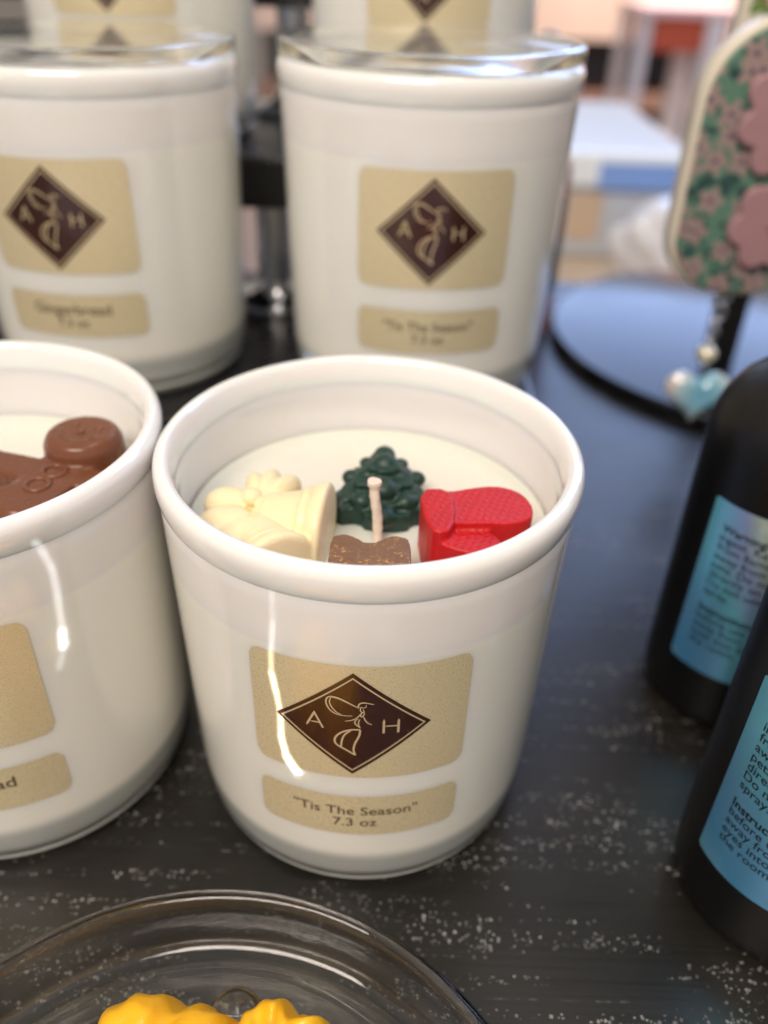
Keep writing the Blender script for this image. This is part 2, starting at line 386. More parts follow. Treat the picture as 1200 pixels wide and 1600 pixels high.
STRAIGHT = [(sc([(-9.98, 56.2), (-8.36, 60.2), (-6.75, 56.2)]), .42/1000), (sc([(-9.3, 57.55), (-7.4, 57.55)]), .34/1000),
 (sc([(4.6, 59.5), (4.6, 55.5)]), .45/1000), (sc([(7.35, 59.5), (7.35, 55.5)]), .45/1000), (sc([(4.6, 57.5), (7.35, 57.5)]), .32/1000)]
def diamond_patch(cx, cz, hw, hh, off, az):
    return patch(lambda s: cz-hh*(1-abs(s-cx)/hw)-1e-6, lambda s: cz+hh*(1-abs(s-cx)/hw)+1e-6, cx-hw, cx+hw, 48, off, az, 6)
def labels(root, az, words, dx=-.0012):
    l = obj('logo_label', *rrect(.0428, .0418, .0731, .0024, .00012, az), M_GOLD, root)
    d = obj('diamond_emblem', *diamond_patch(dx, .0573, .0149, .0142, .00022, az), M_PLUM, l)
    az2 = az
    parts = [ribbon([(dx, .0573+.0129), (dx+.0136, .0573), (dx, .0573-.0129), (dx-.0136, .0573)], .00034, .00030, az2, True)]
    for p, w, t in ART: parts.append(ribbon(p, w*1.05, .00031+.000004*len(parts), az2, False, .0004, bool(t)))
    for p, w in STRAIGHT: parts.append(ribbon(p, w, .00033+.000004*len(parts), az2))
    parts = [([v for v in V], F) for V, F in parts]
    e = obj('emblem_linework', *merge(parts), M_LINE, l, False)
    l2 = obj('name_label', *rrect(.0424, .0225, .0355, .0022, .00012, az), M_GOLD, root)
    w = {'"Tis The Season"': .0258}.get(words, .0232)
    t = merge([text_on(words, w, -.0006, .0295, .00024, az, bold=.004), text_on('7.3 oz', .0091, -.0006, .0257, .00024, az, bold=.004)])
    obj('label_text', *t, M_INK, l2, False)
def candle(loc, label, az, words, scale=1, group=None, waxon=True):
    root = thing('candle', loc, label, 'candle', group); root.scale = (scale,)*3
    outer = [(0, .0042), (.0386, .0042), (.03945, .0044), (.0400, .0075), (.04045, .0115), (.0407, .0146), (wallr(.02), .02), (wallr(.04), .04), (wallr(.06), .06), (wallr(.0745), .0745), (wallr(.0845), .0845), (wallr(.0884)-.0001, .0884), (.0420, .0894)]
    inner = [(.0400, .0894), (.0393, .0882), (.0391, .085), (.0388, .07), (.0376, .03), (.0366, .019), (.034, .0166), (0, .0162)]
    obj('glass_body', *lathe(outer+inner, 128), M_BODY, root)
    rim = [(.0416, .0870), (.0425, .0872), (wallr(.088)-.00002, .0878), (.0431, .0887), (.0434, .0910), (.0434, .0922), (.0432, .0933), (.0427, .0941), (.0421, .0946), (.0413, .0947), (.0406, .0944), (.0401, .0937), (.0398, .0927), (.03945, .0912), (.0393, .0896), (.03925, .0884), (.0397, .0872)]
    obj('rim', *_loop(rim, 160), M_RIM, root)
    base = [(0, .0006), (.032, .0006), (.0350, .0000), (.0370, .0002), (.0380, .0011), (.0388, .0026), (.0394, .0041), (0, .0041)]
    obj('glass_base', *lathe(base, 128), M_BASEG, root)
    WZ = .0740
    ring = [(0, WZ), (.015, WZ-.0001), (.028, WZ), (.0345, WZ+.0003), (.0368, WZ+.0009), (.0380, WZ+.0020), (.0384, WZ+.0021), (.0384, WZ-.004), (0, WZ-.004)]
    obj('wax', *lathe(ring, 96), M_WAX, root)
    labels(root, math.radians(az), words)
    return root
# ------------------------------------------------------------ setting
V, F = box(-.9, .9, -.25, .528, -.03, 0)
table = tag(bevel(obj('tabletop', V, F, M_TABLE, None, False), .002), kind='structure')
M_WOOD = varied(mat('pale_wood_board', (.62, .50, .38), .35), (.62, .50, .38), .1, 20, .1, .0005)
tag(bevel(obj('back_table', *box(.05, .37, .62, 1.5, -.13, -.1), M_WOOD, None, False), .002), kind='structure')
def mk_floor():
    m = mat('worn_floor', (.25, .2, .18), .35); n = N(m); v = n.coord((1, 6, 1))
    f = n.noise(v, 3, 4); n.l(n.mix(f, (.13, .10, .095), (.34, .26, .23)), n.b.inputs['Base Color']); return m
tag(obj('floor', [(-12, -3, -.75), (12, -3, -.75), (12, 20, -.75), (-12, 20, -.75)], [(0, 1, 2, 3)], mk_floor(), None, False), kind='structure')
# ------------------------------------------------------------ black tiered riser
riser = thing('display_riser', (-.10, .32, 0), 'black three step display riser with steel posts under the lidded white candles', 'display riser')
def rb(name, x0, x1, y0, y1, z0, z1): return bevel(obj(name, *box(x0+.10, x1+.10, y0-.32, y1-.32, z0, z1), M_BLACK, riser, False), .0012)
rb('shelf', -.30, .049, .228, .345, .0365, .0545)
rb('shelf', -.30, .049, .318, .420, .0945, .1125)
rb('shelf', -.30, .046, .410, .500, .1530, .1710)
for x in (-.28, .035):
    rb('support_leg', x-.012, x+.012, .240, .262, 0, .0362)
    rb('support_leg', x-.012, x+.012, .385, .407, 0, .0942)
    rb('support_leg', x-.012, x+.012, .465, .487, 0, .1527)
for x, y, z0, z1 in ((-.046, .330, .0547, .0943), (-.046, .413, .1127, .1528), (-.145, .330, .0547, .0943), (-.145, .413, .1127, .1528)):
    V, F = lathe([(0, 0), (.0185, 0), (.0190, .0015), (.0180, .0034), (.0110, .0044), (.0078, .0070), (.0072, .012), (.0072, z1-z0), (0, z1-z0)], 40)
    obj('steel_post', V, F, M_CHROME, riser, True, (x+.10, y-.32, z0), 50)
# ------------------------------------------------------------ candles
G1 = (-.0033, .1484, 0)
c1 = candle(G1, 'open white candle in the centre holding a red mitten, green tree and cream bells', 0.0, '"Tis The Season"')
c0 = candle((-.0907, .1498, 0), 'open white candle at the left with a brown gingerbread man on its wax', 6.6, 'Gingerbread')
g2 = candle((.0090, .2725, .0547), 'lidded white candle labelled Tis The Season standing on the lowest riser step', 3.4, '"Tis The Season"', 1.018, 'lidded candles on the riser')
g3 = candle((-.0914, .2768, .0547), 'lidded white candle labelled Gingerbread standing on the lowest riser step', -3.0, 'Gingerbread', 1.0, 'lidded candles on the riser')
r1 = candle((-.0965, .3630, .1127), 'white candle on the second riser step directly behind the lidded Gingerbread candle', 0.5, 'Gingerbread', 1.0, 'white candles on the second riser step')
r2 = candle((.0085, .3630, .1127), 'white candle on the second riser step directly behind the lidded Tis The Season candle', 1.0, '"Tis The Season"', 1.0, 'white candles on the second riser step')
def lid(par):
    P = [(0, .0948), (.0380, .0948), (.0384, .0912), (.0390, .0905), (.0393, .0912), (.0395, .0950), (.0414, .0950), (.0426, .0951), (.0429, .0954), (.0429, .0986), (.0427, .0990), (.0423, .0992), (.0405, .0992), (.030, .0992), (0, .0992)]
    obj('glass_lid', *lathe(P, 128), M_LIDG, par)
lid(g2); lid(g3)
# ------------------------------------------------------------ wax shapes in the centre candle
def local(o, P): return [(p[0]-o[0], p[1]-o[1]) for p in P]
WZ = .0740
# mitten
MIT = local(G1, [(.0085, .1452), (.0130, .1448), (.0183, .1468), (.0233, .1479), (.0275, .1459), (.0297, .1415), (.0296, .1367), (.0265, .1336), (.0222, .1326), (.0200, .1322), (.0222, .1312), (.0231, .1293), (.0222, .1272), (.0187, .1264), (.0145, .1274), (.0100, .1300)])
CUF = local(G1, [(.0070, .1446), (.0130, .1450), (.0142, .1400), (.0134, .1306), (.0100, .1290), (.0080, .1330)])
HAND = local(G1, [(.0085, .1452), (.0130, .1448), (.0183, .1468), (.0233, .1480), (.0278, .1460), (.0300, .1415), (.0297, .1367), (.0262, .1343), (.0200, .1342), (.0140, .1338), (.0095, .1330)])
THUMB = local(G1, [(.0100, .1360), (.0170, .1368), (.0212, .1340), (.0232, .1306), (.0224, .1276), (.0187, .1264), (.0140, .1275), (.0100, .1300)])
mit = blob('mitten_topper', [prism(HAND, WZ-.001, WZ+.0112, 2), prism(THUMB, WZ-.001, WZ+.0094, 2), prism(CUF, WZ-.001, WZ+.0120, 1)], .00033, 4, M_RED, c1)
tag(mit, 'red wax mitten with a knitted texture')
# tree: three stepped tiers
def star(cx, cy, tips): return [(cx+x, cy+y) for x, y in tips]
TP = [(p[0]*1.063, p[1]*1.063) for p in [(-.0010, .1652), (-.0030, .1600), (-.0058, .1606), (-.0042, .1562), (-.0088, .1545), (-.0066, .1500), (-.0112, .1452), (-.0100, .1385), (-.0048, .1395), (-.0036, .1366), (.0048, .1366), (.0056, .1395), (.0094, .1400), (.0096, .1465), (.0052, .1503), (.0074, .1552), (.0026, .1566), (.0042, .1604), (.0014, .1600)]]
TP = [(x, .1456+(y-.1456)*.92) for x, y in TP]; TP = local(G1, TP); tcx, tcy = -.0003-G1[0], .1592-G1[1]
def shr(k, dy=0): return [(tcx+(x-tcx)*k, tcy+(y-tcy)*k+dy) for x, y in TP]
tree = [prism(TP, WZ-.001, WZ+.0040, 1), prism(shr(.84), WZ, WZ+.0056, 1), prism(shr(.62, .0004), WZ, WZ+.0074, 1), prism(shr(.36, .001), WZ, WZ+.0092, 1)]
for (x, y, z, r) in [(-.0090, -.0085, .0038, .0024), (.0090, -.0080, .0038, .0024), (-.0045, -.0095, .0050, .0026), (.0048, -.0095, .0050, .0026), (0, -.0075, .0066, .0036), (0, -.0130, .0030, .0034),
                     (-.0072, .0012, .0046, .0024), (.0072, .0014, .0046, .0024), (-.0036, -.0010, .0064, .0026), (.0038, -.0010, .0064, .0026), (.0002, .0010, .0086, .0030),
                     (-.0040, .0078, .0048, .0019), (.0038, .0078, .0048, .0019), (0, .0072, .0076, .0026), (0, .0118, .0058, .0020), (-.0004, .0140, .0050, .0013)]:
    tree.append(ell((tcx+x, tcy-.0008+y*.92, WZ+z), (r*.95, r*.85, r*.75)))
tag(blob('tree_topper', tree, .0004, 2, M_GREEN, c1), 'dark green wax Christmas tree in stepped tiers')
# cream bells and bow
def q_to(v): return Vector(v).to_track_quat('Z', 'Y')
def bell(p, d, s):
    P = [(0, 0), (.0030, .0004), (.0044, .0020), (.0050, .0050), (.0056, .0078), (.0064, .0086), (.0062, .0094), (.0070, .0102), (.0074, .0112), (.0073, .0121), (.0066, .0125), (.0040, .0127), (0, .0127)]
    V, F = lathe([(r*s, z*s) for r, z in P], 32); q = q_to(d)
    return [tuple(q @ Vector(v) + Vector(p)) for v in V], F
C0 = (-.0262-G1[0], .1420-G1[1])
cr = [bell((C0[0]-.0005, C0[1]-.0005, WZ+.0052), (1, -.14, .0), 1.25), bell((C0[0]-.0010, C0[1]-.0030, WZ+.0048), (.50, -.87, -.10), 1.12),
      ell((C0[0]-.0010, C0[1]+.0005, WZ+.0100), (.0020, .0020, .0018))]
for (x, y, z, a, l, w) in [(-.0056, .0022, .0056, 2.85, .0062, .0044), (-.0058, -.0046, .0054, 3.5, .0068, .0050), (-.0012, .0066, .0064, 1.75, .0060, .0023), (.0016, .0064, .0070, 1.38, .0064, .0023), (.0044, .0056, .0066, 1.02, .0064, .0024), (-.0030, -.0074, .0044, 4.3, .0060, .0044)]:
    cr.append(ell((C0[0]+x, C0[1]+y, WZ+z), (l, w, .0046), Quaternion((0, 0, 1), a)))
cr.append(prism([(C0[0]+x, C0[1]+y) for x, y in ((-.0095, .0040), (-.0030, .0095), (.0070, .0090), (.0130, .0020), (.0090, -.0100), (-.0030, -.0105), (-.0100, -.0060))], WZ-.001, WZ+.0050, 2))
tag(blob('bells_topper', cr, .00035, 3, M_CREAM, c1), 'cream wax pair of bells tied with a bow')
# brown bow shaped melt
B0 = (-.0024-G1[0], .1262-G1[1])
bow = [(-.0076, .0030), (-.0064, .0042), (-.0038, .0042), (0, .0010), (.0034, .0042), (.0062, .0042), (.0077, .0030), (.0078, -.0060), (.0060, -.0085), (.0034, -.0085), (0, -.0050), (-.0034, -.0085), (-.0060, -.0085), (-.0077, -.0060)]
bo = [prism([(B0[0]+x, B0[1]+y) for x, y in bow], WZ-.001, WZ+.0100, 1)]
b_ = blob('bow_topper', bo, .0003, 6, M_DUST, c1); tag(b_, 'small brown wax bow dusted with orange flecks')
# wick
wp = [(.0022-.003, -.0090, WZ-.001), (.0012-.003+.0006, -.0078, WZ+.002), (.0006, -.0058+.001, WZ+.006), (.0006, -.0040, WZ+.0100), (.0004, -.0028, WZ+.0125)]
V, F = [], []
wn = 26; seg = 12
for i in range(wn):
    t = i/(wn-1); z = WZ-.001+.0155*t; x = .0022-.0009*t+.0002*math.sin(5*t); y = -.0080+.0024*t; r = .00104*(1+.05*math.sin(i*1.7))*(1+(.45 if i >= wn-2 else 0)) + (.0007*(1-t*6) if t < .16 else 0)
    for j in range(seg):
        a = 2*PI*j/seg+i*.33; k = r*(1+.08*math.cos(3*a-i*.5)); V.append((x+k*math.cos(a), y+k*math.sin(a), z))
for i in range(wn-1):
    for j in range(seg): F.append((i*seg+j, i*seg+(j+1) % seg, (i+1)*seg+(j+1) % seg, (i+1)*seg+j))
F.append(tuple(range((wn-1)*seg, wn*seg)))
obj('wick', V, F, M_WICK, c1, True, (0, 0, 0), 70)
# ------------------------------------------------------------ gingerbread man in the left candle
G0 = (-.0907, .1498)
ang = math.atan2(.1640-.1400, -.0685+.0760)   # body axis, feet to head
gx = Vector((math.cos(ang), math.sin(ang))); gy = Vector((-gx.y, gx.x)); hc = Vector((-.0672-G0[0], .1610-G0[1]))
def gp(a, b): v = hc+gx*a+gy*b; return (v.x, v.y)   # a along the axis (0 = head centre), b to its left
def rod(a0, b0, a1, b1, r, z0, z1, n=8):
    out = []
    for i in range(n+1):
        t = i/n; p = gp(a0+(a1-a0)*t, b0+(b1-b0)*t); V, F = lathe([(0, z0), (r, z0), (r, z1-.0022), (r*.93, z1-.0008), (r*.80, z1), (0, z1)], 20)
        out.append(([(v[0]+p[0], v[1]+p[1], v[2]) for v in V], F))
    return out
gm = []
p = gp(0, 0); Vh, Fh = lathe([(0, WZ-.001), (.0086, WZ-.001), (.0089, WZ+.006), (.0085, WZ+.0112), (.0076, WZ+.0130), (.0064, WZ+.0136), (0, WZ+.0132)], 40)
gm.append(([(v[0]+p[0], v[1]+p[1], v[2]) for v in Vh], Fh))
gm += rod(-.008, 0, -.0215, 0, .0060, WZ-.001, WZ+.0092)
gm += rod(-.0105, -.002, -.0085, -.0155, .0040, WZ-.001, WZ+.0088) + rod(-.0105, .002, -.0110, .0180, .0042, WZ-.001, WZ+.0092)
gm += rod(-.020, -.0020, -.0290, -.0120, .0044, WZ-.001, WZ+.0092) + rod(-.020, .0020, -.0290, .0120, .0044, WZ-.001, WZ+.0092)
gm.append(prism([gp(-.006, -.004), gp(-.006, .004), gp(-.012, .0066), gp(-.022, .0056), gp(-.022, -.0056), gp(-.012, -.0066)], WZ-.001, WZ+.0090, 1))
gman = blob('gingerbread_topper', gm, .0004, 4, M_CHOC, c0); tag(gman, 'glossy brown wax gingerbread man with a smiling face')
def bits(name, parts, m, par): return obj(name, *merge(parts), m, par)
zt = WZ+.0134; qz = None
face = []
for b in (-.0030, .0030): q = gp(.0022, b); face.append(ell((q[0], q[1], zt), (.0009, .0009, .0005)))
q = gp(-.0002, 0); face.append(ell((q[0], q[1], zt), (.0008, .0008, .0005)))
for b in (-.0050, .0050): q = gp(-.0014, b); face.append(ell((q[0], q[1], zt-.0001), (.0012, .0012, .0005)))
for i in range(15):
    t = -1+2*i/14; q = gp(-.0018-.0022*math.cos(t*1.35), .0038*math.sin(t*1.35)); face.append(ell((q[0], q[1], zt), (.0007, .0007, .0005)))
bits('face', face, M_CHOC, gman)
btn = []
for a in (-.0108, -.0165):
    q = gp(a, 0); btn.append(torus((q[0], q[1], WZ+.0092), .0024, .0006)); btn.append(ell((q[0], q[1], WZ+.0090), (.0021, .0021, .0005)))
bits('button', btn[:2], M_CHOC, gman); bits('button', btn[2:], M_CHOC, gman)
tag(obj('wax_smear', *merge([ell((.0350, .0125, .0790), (.0012, .0022, .0030)), ell((.0358, .0095, .0762), (.0010, .0016, .0022))]), mat('yellowish_wax_smear', (.70, .62, .36), .5), c0), 'small yellowish wax smear inside the wall')
# ------------------------------------------------------------ clear dish with yellow flowers
D0 = (-.0282, .0335, 0)
P = [(0, .0008), (.056, .0008), (.0600, .0004), (.0625, .0008), (.0634, .0022), (.0636, .009), (.0637, .0145), (.0643, .0152), (.0645, .0160), (.0639, .0168), (.0627, .0170), (.0617, .0164), (.0614, .0150), (.0613, .010), (.0608, .0045), (.0590, .0028), (.0560, .0024), (.0545, .0032), (.0530, .0024), (0, .0022)]
dish = obj('clear_dish', *lathe(P, 160), M_CLEAR, None, True, D0)
tag(dish, 'round clear plastic dish with a rim holding yellow wax flowers', 'dish')
def flower(name, c, r, h, seed, label):
    rnd = random.Random(seed); V, F = [], []; nr, ns = 26, 120
    for i in range(nr+1):
        t = i/nr
        for j in range(ns):
            a = 2*PI*j/ns
            pet = .5+.5*math.cos(6*a+seed); edge = 1-.09*(1-pet)**2
            rad = r*t*edge*(1+.03*math.sin(17*a+seed)); z = h*(1-.75*max(0, t-.55)**2/.2)*(.88+.12*pet*t) + .0011*math.sin(9*a+t*7+seed)*t + .0012*noise.noise(Vector((math.cos(a)*t*5, math.sin(a)*t*5, seed)))
            V.append((rad*math.cos(a), rad*math.sin(a), max(z, .0003)))
    for i in range(nr):
        for j in range(ns): F.append((i*ns+j, i*ns+(j+1) % ns, (i+1)*ns+(j+1) % ns, (i+1)*ns+j))
    b0 = len(V); V += [(v[0]*.93, v[1]*.93, 0) for v in V[nr*ns:(nr+1)*ns]]
    for j in range(ns): F.append((nr*ns+j, nr*ns+(j+1) % ns, b0+(j+1) % ns, b0+j))
    F.append(tuple(b0+j for j in range(ns)))
    return tag(obj(name, V, F, M_YEL, None, True, c), label, 'wax melt')
flower('wax_flower', (-.0375, .0600, .0026), .0205, .0210, 1.1, 'wide yellow wax flower with ruffled petals, left of the two in the clear dish')
flower('wax_flower', (-.0165, .0650, .0026), .0140, .0195, 2.3, 'smaller yellow wax flower, right of the two in the clear dish')
tag(obj('glass_bead', *ell((0, 0, 0), (.0052, .0052, .0048), None, 48, 28), M_CLEAR, None, True, (-.0252, .0772, .0070)), 'small clear round bead behind the yellow wax flowers in the dish', 'bead')
# ------------------------------------------------------------ black spray bottles
BR = .0227
def bR(z): return BR
def bottle(loc, label, az):
    root = thing('spray_bottle', loc, label, 'spray bottle', 'black spray bottles')
    P = [(0, .0010), (.017, .0010), (.0195, 0), (.0210, .0006), (.0221, .0022), (BR-.0001, .0060), (BR, .012), (BR, .074), (BR, .081), (.0223, .0862), (.0208, .0908), (.0182, .0950), (.0148, .0982), (.0115, .1000), (.0105, .1012), (.0103, .1050), (0, .1050)]
    obj('bottle_body', *lathe(P, 96), M_BOTTLE, root)
    obj('neck_collar', *lathe([(0, .1052), (.0118, .1052), (.0122, .1060), (.0122, .1150), (.0114, .1160), (0, .1160)], 48), M_BOTTLE, root, True, (0, 0, 0), 40)
    hd = obj('spray_head', *lathe([(0, .1162), (.0075, .1162), (.0078, .1168), (.0078, .1290), (.0070, .1302), (0, .1304)], 40), M_BOTTLE, root, True, (0, 0, 0), 40)
    obj('nozzle', *cyl((0, -.0076, .1245), (0, -.0092, .1245), .0016), M_BOTTLE, hd)
    w = .041; lft = math.radians(az); s0 = lft*BR
    lb = obj('label', *rrect(w, .0195, .0706, .0006, .00012, 0, 60, bR, s0+w/2), M_HOLO, root, True)
    L1 = ['Warning: Do not', 'ingest. Keep away', 'from flame. Keep', 'away from children &', 'pets. Do not spray', 'directly on furniture.', 'Do not use as a body', 'spray.', '', 'Instructions: Shake', 'before use. Spray', 'away from face and', 'eyes into the air of', 'the room.']
    parts = []; z = .0628
    for i, t in enumerate(L1):
        if t:
            if i in (0, 9):
                a, b = t.split(': '); a += ':'; Va, Fa = text_mesh(a, .02); wa = (max(v[0] for v in Va)-min(v[0] for v in Va))*.0031
                parts.append(text_on(a, None, s0+.0042, z, .00022, 0, bR, True, .0031, .022)); parts.append(text_on(b, None, s0+.0042+wa+.0009, z, .00022, 0, bR, True, .0031, .004))
            else: parts.append(text_on(t, None, s0+.0042, z, .00022, 0, bR, True, .0031, .004))
        z -= .00270
    obj('label_text', *merge(parts), M_TXT, lb, False)
    return root
bottle((.1013, .1787, 0), 'black spray bottle with a blue foil warning label, farther of the two at the right', -68)
bottle((.0931, .1138, 0), 'black spray bottle with a blue foil label, nearer of the two at the right edge', -81.5)
# ------------------------------------------------------------ keychain stand
st = thing('keychain_stand', (.198, .4300, 0), 'black stand with a round polished base and a square pole at the right', 'display stand')
obj('round_base', *lathe([(0, 0), (.1080, 0), (.1098, .0008), (.1102, .0022), (.1102, .0055), (.1094, .0066), (.1080, .0070), (0, .0070)], 160), M_DISC, st, True, (0, 0, 0), 40)
obj('pole', *box(-.036, -.024, -.034, -.022, .0072, .34), M_BLACK, st, False)
bevel(obj('arm', *box(-.036, -.024, -.15, -.036, .325, .337), M_BLACK, st, False), .001)
# ------------------------------------------------------------ hanging floral case
def mk_floral(dark, mid, petal, centre, scale):
    m = mat('floral_print', mid, .4); n = N(m); v = n.coord()
    lf = n.ramp(n.noise(v, scale*1.3, 3, .5, 1.5), [(.44, 0), (.50, 1)]); base = n.mix(lf, dark, mid)
    vo = n.new('ShaderNodeTexVoronoi', feature='F1', i_Scale=float(scale), i_Randomness=.85, voronoi_dimensions='2D')
    x, y, z = n.sep(v); cb = n.new('ShaderNodeCombineXYZ'); n.l(x, cb.inputs[0]); n.l(z, cb.inputs[1]); n.l(cb.outputs[0], vo.inputs['Vector'])
    sub = n.new('ShaderNodeVectorMath', operation='SUBTRACT'); mul = n.new('ShaderNodeVectorMath', operation='SCALE'); mul.inputs['Scale'].default_value = 1.0
    n.l(cb.outputs[0], sub.inputs[0]); n.l(vo.outputs['Position'], sub.inputs[1]); dx, dy, _ = n.sep(sub.outputs[0])
    th = n.math('ARCTAN2', dy, dx); d = vo.outputs['Distance']
    pr = n.math('ADD', n.math('MULTIPLY', n.math('COSINE', n.math('MULTIPLY', th, 5)), .12), .40)
    c = n.mix(n.math('LESS_THAN', d, pr), base, petal); c = n.mix(n.math('LESS_THAN', d, .10), c, centre)
    n.l(c, n.b.inputs['Base Color']); return m
M_FLOR = mk_floral((.02, .06, .06), (.10, .21, .155), (.32, .23, .22), (.07, .05, .12), 105)
M_LEAF = mk_floral((.10, .16, .06), (.62, .58, .48), (.13, .22, .06), (.35, .10, .05), 75)
M_CREAMP = varied(mat('cream_silicone', (.72, .66, .54), .4), (.72, .66, .54), .05, 60)
M_PINK = varied(mat('dusty_pink_silicone', (.35, .20, .22), .42), (.36, .205, .225), .12, 90, .2, .0004)
def capsule(w, z0, z1, rt, rbm, n=14):
    P = []
    for cx, cz, r, a0 in ((w/2-rt, z1-rt, rt, 0), (-w/2+rt, z1-rt, rt, PI/2), (-w/2+rbm, z0+rbm, rbm, PI), (w/2-rbm, z0+rbm, rbm, 1.5*PI)):
        for i in range(n+1): a = a0+PI/2*i/n; P.append((cx+r*math.cos(a), cz+r*math.sin(a)))
    return P
def upright(poly, y0, y1):
    n = len(poly); V = [(p[0], y0, p[1]) for p in poly]+[(p[0], y1, p[1]) for p in poly]
    return V, [tuple(range(n)), tuple(range(2*n-1, n-1, -1))]+[(i, (i+1) % n, n+(i+1) % n, n+i) for i in range(n)]
case = thing('floral_case', (.1240, .3000, .0742), 'green floral hanging case with raised pink flowers and a cream edge, at the right', 'case')
bevel(obj('case_shell', *upright(capsule(.053, 0, .0893, .0262, .0215), 0.0006, .010), M_CREAMP, case, True, (0, 0, 0), 40), .0014, 3)
bevel(obj('floral_front', *upright(capsule(.0490, .0016, .0873, .0242, .0200), -.0010, .0004), M_FLOR, case, True, (0, 0, 0), 40), .0006, 2)
def scallop(cx, cz, r, n, am, ph=0, k=90): return [(cx+r*(1+am*abs(math.cos(n*a/2+ph))-am*.5)*math.cos(a), cz+r*(1+am*abs(math.cos(n*a/2+ph))-am*.5)*math.sin(a)) for a in [2*PI*i/k for i in range(k)]]
for cx, cz, r, n, ph in ((.0075, .0610, .0195, 9, .3), (.0080, .0265, .0150, 7, .9)):
    f_ = obj('raised_flower', *upright(scallop(cx, cz, r, n, .22, ph), -.0038, -.0012), M_PINK, case, True, (0, 0, 0), 50); bevel(f_, .0010, 3)
    obj('flower_centre', *ell((cx, -.0040, cz), (.0032, .0014, .0032)), M_PINK, f_)
obj('hanging_loop', *torus((0, .004, .0975), .011, .0016, Quaternion((1, 0, 0), PI/2)), M_CREAMP, case)
case2 = thing('leaf_print_case', (.150, .345, .118), 'cream hanging case with a green leaf print, behind the green floral case', 'case')
bevel(obj('case_shell', *upright(capsule(.060, 0, .10, .020, .020), .0006, .009), M_CREAMP, case2, True, (0, 0, 0), 40), .0014, 3)
bevel(obj('leaf_front', *upright(capsule(.0550, .0022, .0975, .018, .018), -.0010, .0004), M_LEAF, case2, True, (0, 0, 0), 40), .0005, 2)
# chain, bead and heart
ch = thing('heart_charm', (.1232, .3060, .0195), 'opal glass heart charm with a pearl bead hanging on a small silver chain', 'charm')
z = .0530
for i, (dx, s) in enumerate(((.0015, 1.5), (-.0008, 1.1), (.0012, 1.0), (-.0008, 1.0), (.0004, .9), (.0, .8))):
    obj('chain_link', *torus((dx, 0, z-i*.0038), .0026*s, .0006, Quaternion((0, 0, 1), .5+i*1.3) @ Quaternion((1, 0, 0), PI/2), 28, 8, .8), M_CHROME, ch)
M_PEARL = mat('gold_pearl', (.75, .68, .52), .12, Metallic=.4, Coat_Weight=1)
obj('bead', *ell((0, 0, .0292), (.0040, .0040, .0034)), M_PEARL, ch)
obj('bead_cap', *cyl((0, 0, .0235), (0, 0, .0262), .0014, .0020), M_CHROME, ch)
hp = []
for i in range(64):
    t = 2*PI*i/64; x = 16*math.sin(t)**3; y = 13*math.cos(t)-5*math.cos(2*t)-2*math.cos(3*t)-math.cos(4*t); hp.append((x*.00080, .0122+y*.00074))
def mk_opal():
    m = mat('opal_glass', (.5, .7, .8), .08, Coat_Weight=1, Transmission_Weight=.25, IOR=1.5); n = N(m); v = n.coord()
    x, y, z = n.sep(v); zc = n.math('SUBTRACT', z, .0135); xc = n.math('SUBTRACT', x, .0015); rr2 = n.math('SQRT', n.math('ADD', n.math('MULTIPLY', xc, xc), n.math('MULTIPLY', zc, zc))); t = n.math('ADD', n.math('MULTIPLY', rr2, 58), n.math('MULTIPLY', n.noise(v, 150, 2), .3))
    n.l(n.ramp(t, [(.2, (.22, .55, .74)), (.5, (.30, .62, .78)), (.72, (.55, .74, .80)), (.86, (.80, .74, .72)), (1, (.86, .78, .74))]), n.b.inputs['Base Color']); return m
hV = []; nn = len(hp); layers = [(-.0040, .55), (-.0030, .80), (-.0008, 1.0), (.0012, 1.0), (.0030, .80), (.0038, .5)]
for yy, k in layers: hV += [(p[0]*k, yy, .0125+(p[1]-.0125)*k) for p in hp]
hF = [tuple(range(nn)), tuple(range(len(hV)-1, len(hV)-nn-1, -1))]
for a in range(len(layers)-1):
    for i in range(nn): hF.append((a*nn+i, a*nn+(i+1) % nn, (a+1)*nn+(i+1) % nn, (a+1)*nn+i))
obj('heart', hV, hF, mk_opal(), ch, True, (0, 0, 0), 12)
# ------------------------------------------------------------ amber dropper bottle behind the riser
M_AMBER = mat('amber_glass', (.55, .16, .03), .06, IOR=1.5, Transmission_Weight=.6, Coat_Weight=.5)
M_BLKLAB = mat('slate_paper_label', (.045, .05, .065), .5)
am = thing('dropper_bottle', (.0690, .4460, 0), 'amber dropper bottle with a dark label and black bulb, behind the right lidded candle', 'bottle')
obj('bottle_body', *lathe([(0, 0), (.0165, 0), (.0188, .0016), (.0192, .0040), (.0192, .0850), (.0182, .0900), (.0145, .0945), (.0095, .0972), (.0085, .0985), (.0085, .1030), (0, .1030)], 72), M_AMBER, am)
obj('label', *lathe([(.01935, .0260), (.01945, .0262), (.01945, .0745), (.01935, .0747)], 72), M_BLKLAB, am)
obj('dropper_collar', *lathe([(0, .1032), (.0108, .1032), (.0112, .1040), (.0110, .1150), (.0098, .1160), (0, .1160)], 48), M_BLACK, am, True, (0, 0, 0), 40)
obj('rubber_bulb', *lathe([(0, .1162), (.0068, .1162), (.0070, .1220), (.0066, .1330), (.0060, .1400), (.0045, .1440), (0, .1455)], 40), M_BLACK, am)
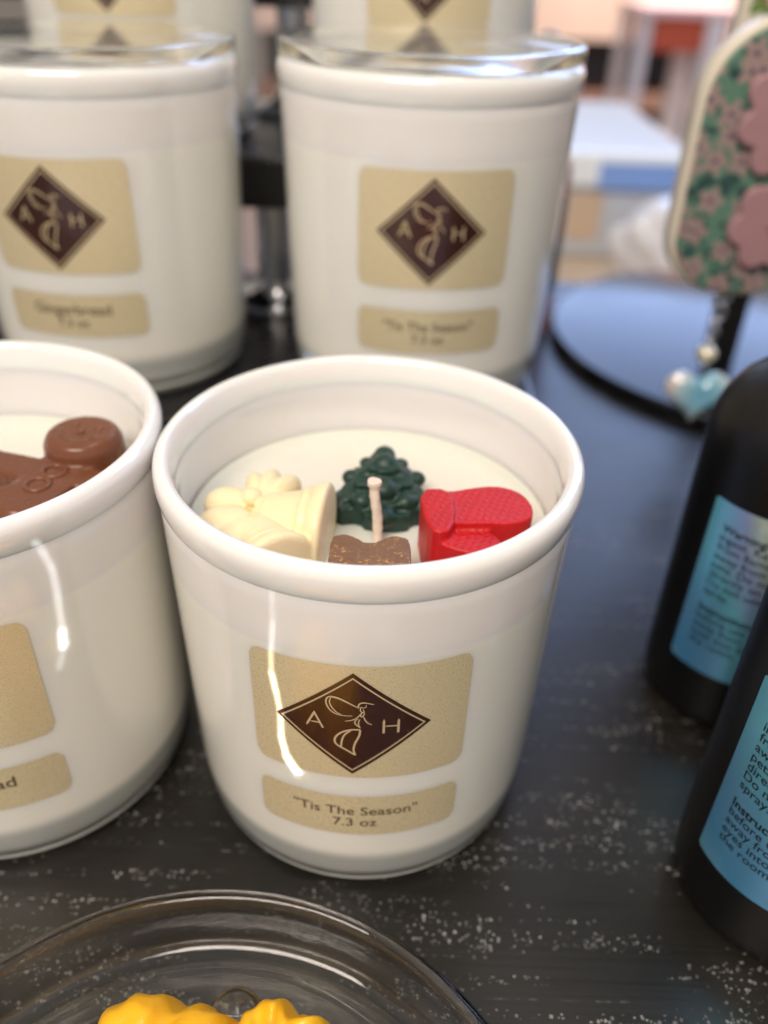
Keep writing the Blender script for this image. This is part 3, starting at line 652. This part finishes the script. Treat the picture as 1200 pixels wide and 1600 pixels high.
# ------------------------------------------------------------ clear tub with blue and tan contents on the pale table
tub = thing('storage_tub', (.235, 1.055, -.1), 'clear plastic tub with a bluish lid standing on the pale table behind', 'tub')
M_TUB = mat('cloudy_plastic', (.70, .76, .84), .15, Transmission_Weight=.25, Coat_Weight=.5)
M_PAPER = varied(mat('white_paper', (.82, .84, .88), .4), (.82, .84, .88), .1, 30)
M_BLUE = mat('blue_paper', (.22, .38, .80), .4)
bevel(obj('tub_body', *box(-.062, .058, -.155, .155, 0, .072), M_TUB, tub, False), .008, 4)
bevel(obj('lid', *box(-.070, .066, -.163, .163, .0725, .1085), mat('glossy_pale_lid', (.86, .93, 1), .25, Coat_Weight=1), tub, False), .008, 4)
bevel(obj('blue_wrapper', *box(-.030, .062, -.1650, -.1632, .0740, .0990), M_BLUE, tub, False), .0005)
bevel(obj('tan_contents', *box(-.055, -.020, -.1568, -.1552, .020, .068), mat('tan_paper', (.60, .46, .34), .5), tub, False), .0005)
Vb, Fb = ell((0, 0, 0), (.050, .038, .044), None, 60, 36)
Vb = [tuple(Vector(v)*(1+.30*noise.noise(Vector(v)*28)+.14*noise.noise(Vector(v)*70))) for v in Vb]; mz = min(v[2] for v in Vb)
tag(obj('plastic_bag', [(v[0], v[1], max(v[2]-mz-.006, 0)) for v in Vb], Fb, mat('white_plastic_film', (.80, .82, .90), .28, Coat_Weight=.5), None, True, (.262, .800, -.1)), 'crumpled white plastic bag in front of the tub on the pale table', 'bag')
# ------------------------------------------------------------ far shop furniture
M_WLEG = mat('white_painted_wood', (.74, .72, .76), .4)
sl = thing('stool', (.92, 3.2, -.75), 'white legged stool with a pale pink top and red rail, far behind', 'stool')
bevel(obj('seat', *box(-.17, .17, -.17, .17, .745, .775), mat('pink_laminate', (.80, .58, .60), .4), sl, False), .006)
bevel(obj('red_rail', *box(-.12, .12, -.15, .15, .65, .742), mat('red_orange_paint', (.55, .10, .05), .45), sl, False), .006)
for x, hw in ((-.15, .018), (.07, .03)):
    for y in (-.14, .14): bevel(obj('leg', *box(x-hw, x+hw, y-hw, y+hw, 0, .743), M_WLEG, sl, False), .004)
M_TAN = varied(mat('tan_wood', (.64, .50, .44), .45), (.64, .50, .44), .15, 5); M_SLATE = mat('slate_fabric', (.07, .075, .10), .7)
sh = thing('low_shelf_unit', (1.0, 4.2, -.75), 'long low shelf unit of pinkish wood with dark contents, far behind', 'shelf unit')
obj('top_board', *box(-1.6, 2.2, -.25, .5, .60, .90), M_TAN, sh, False)
obj('back_panel', *box(-1.6, 2.2, .1, .12, .0, .595), M_SLATE, sh, False)
obj('middle_board', *box(-1.6, 2.2, -.24, .09, .34, .40), varied(mat('brown_wood', (.25, .15, .12), .5), (.25, .15, .12), .2, 4), sh, False)
obj('dark_bin', *box(.0, .5, -.22, .08, .02, .30), M_SLATE, sh, False)

for x, w, h_, c, lab in ((.62, .16, .10, (.75, .68, .62), 'pale carton on the low shelf unit, left of the stool'), (1.30, .20, .12, (.55, .30, .26), 'reddish carton on the low shelf unit, behind the stool')):
    o = bevel(obj('carton', *box(-w/2, w/2, -.08, .08, 0, h_), mat('carton_board', c, .6), None, False, (x, 4.15, .151)), .004); tag(o, lab, 'carton', 'cartons on the far shelf')
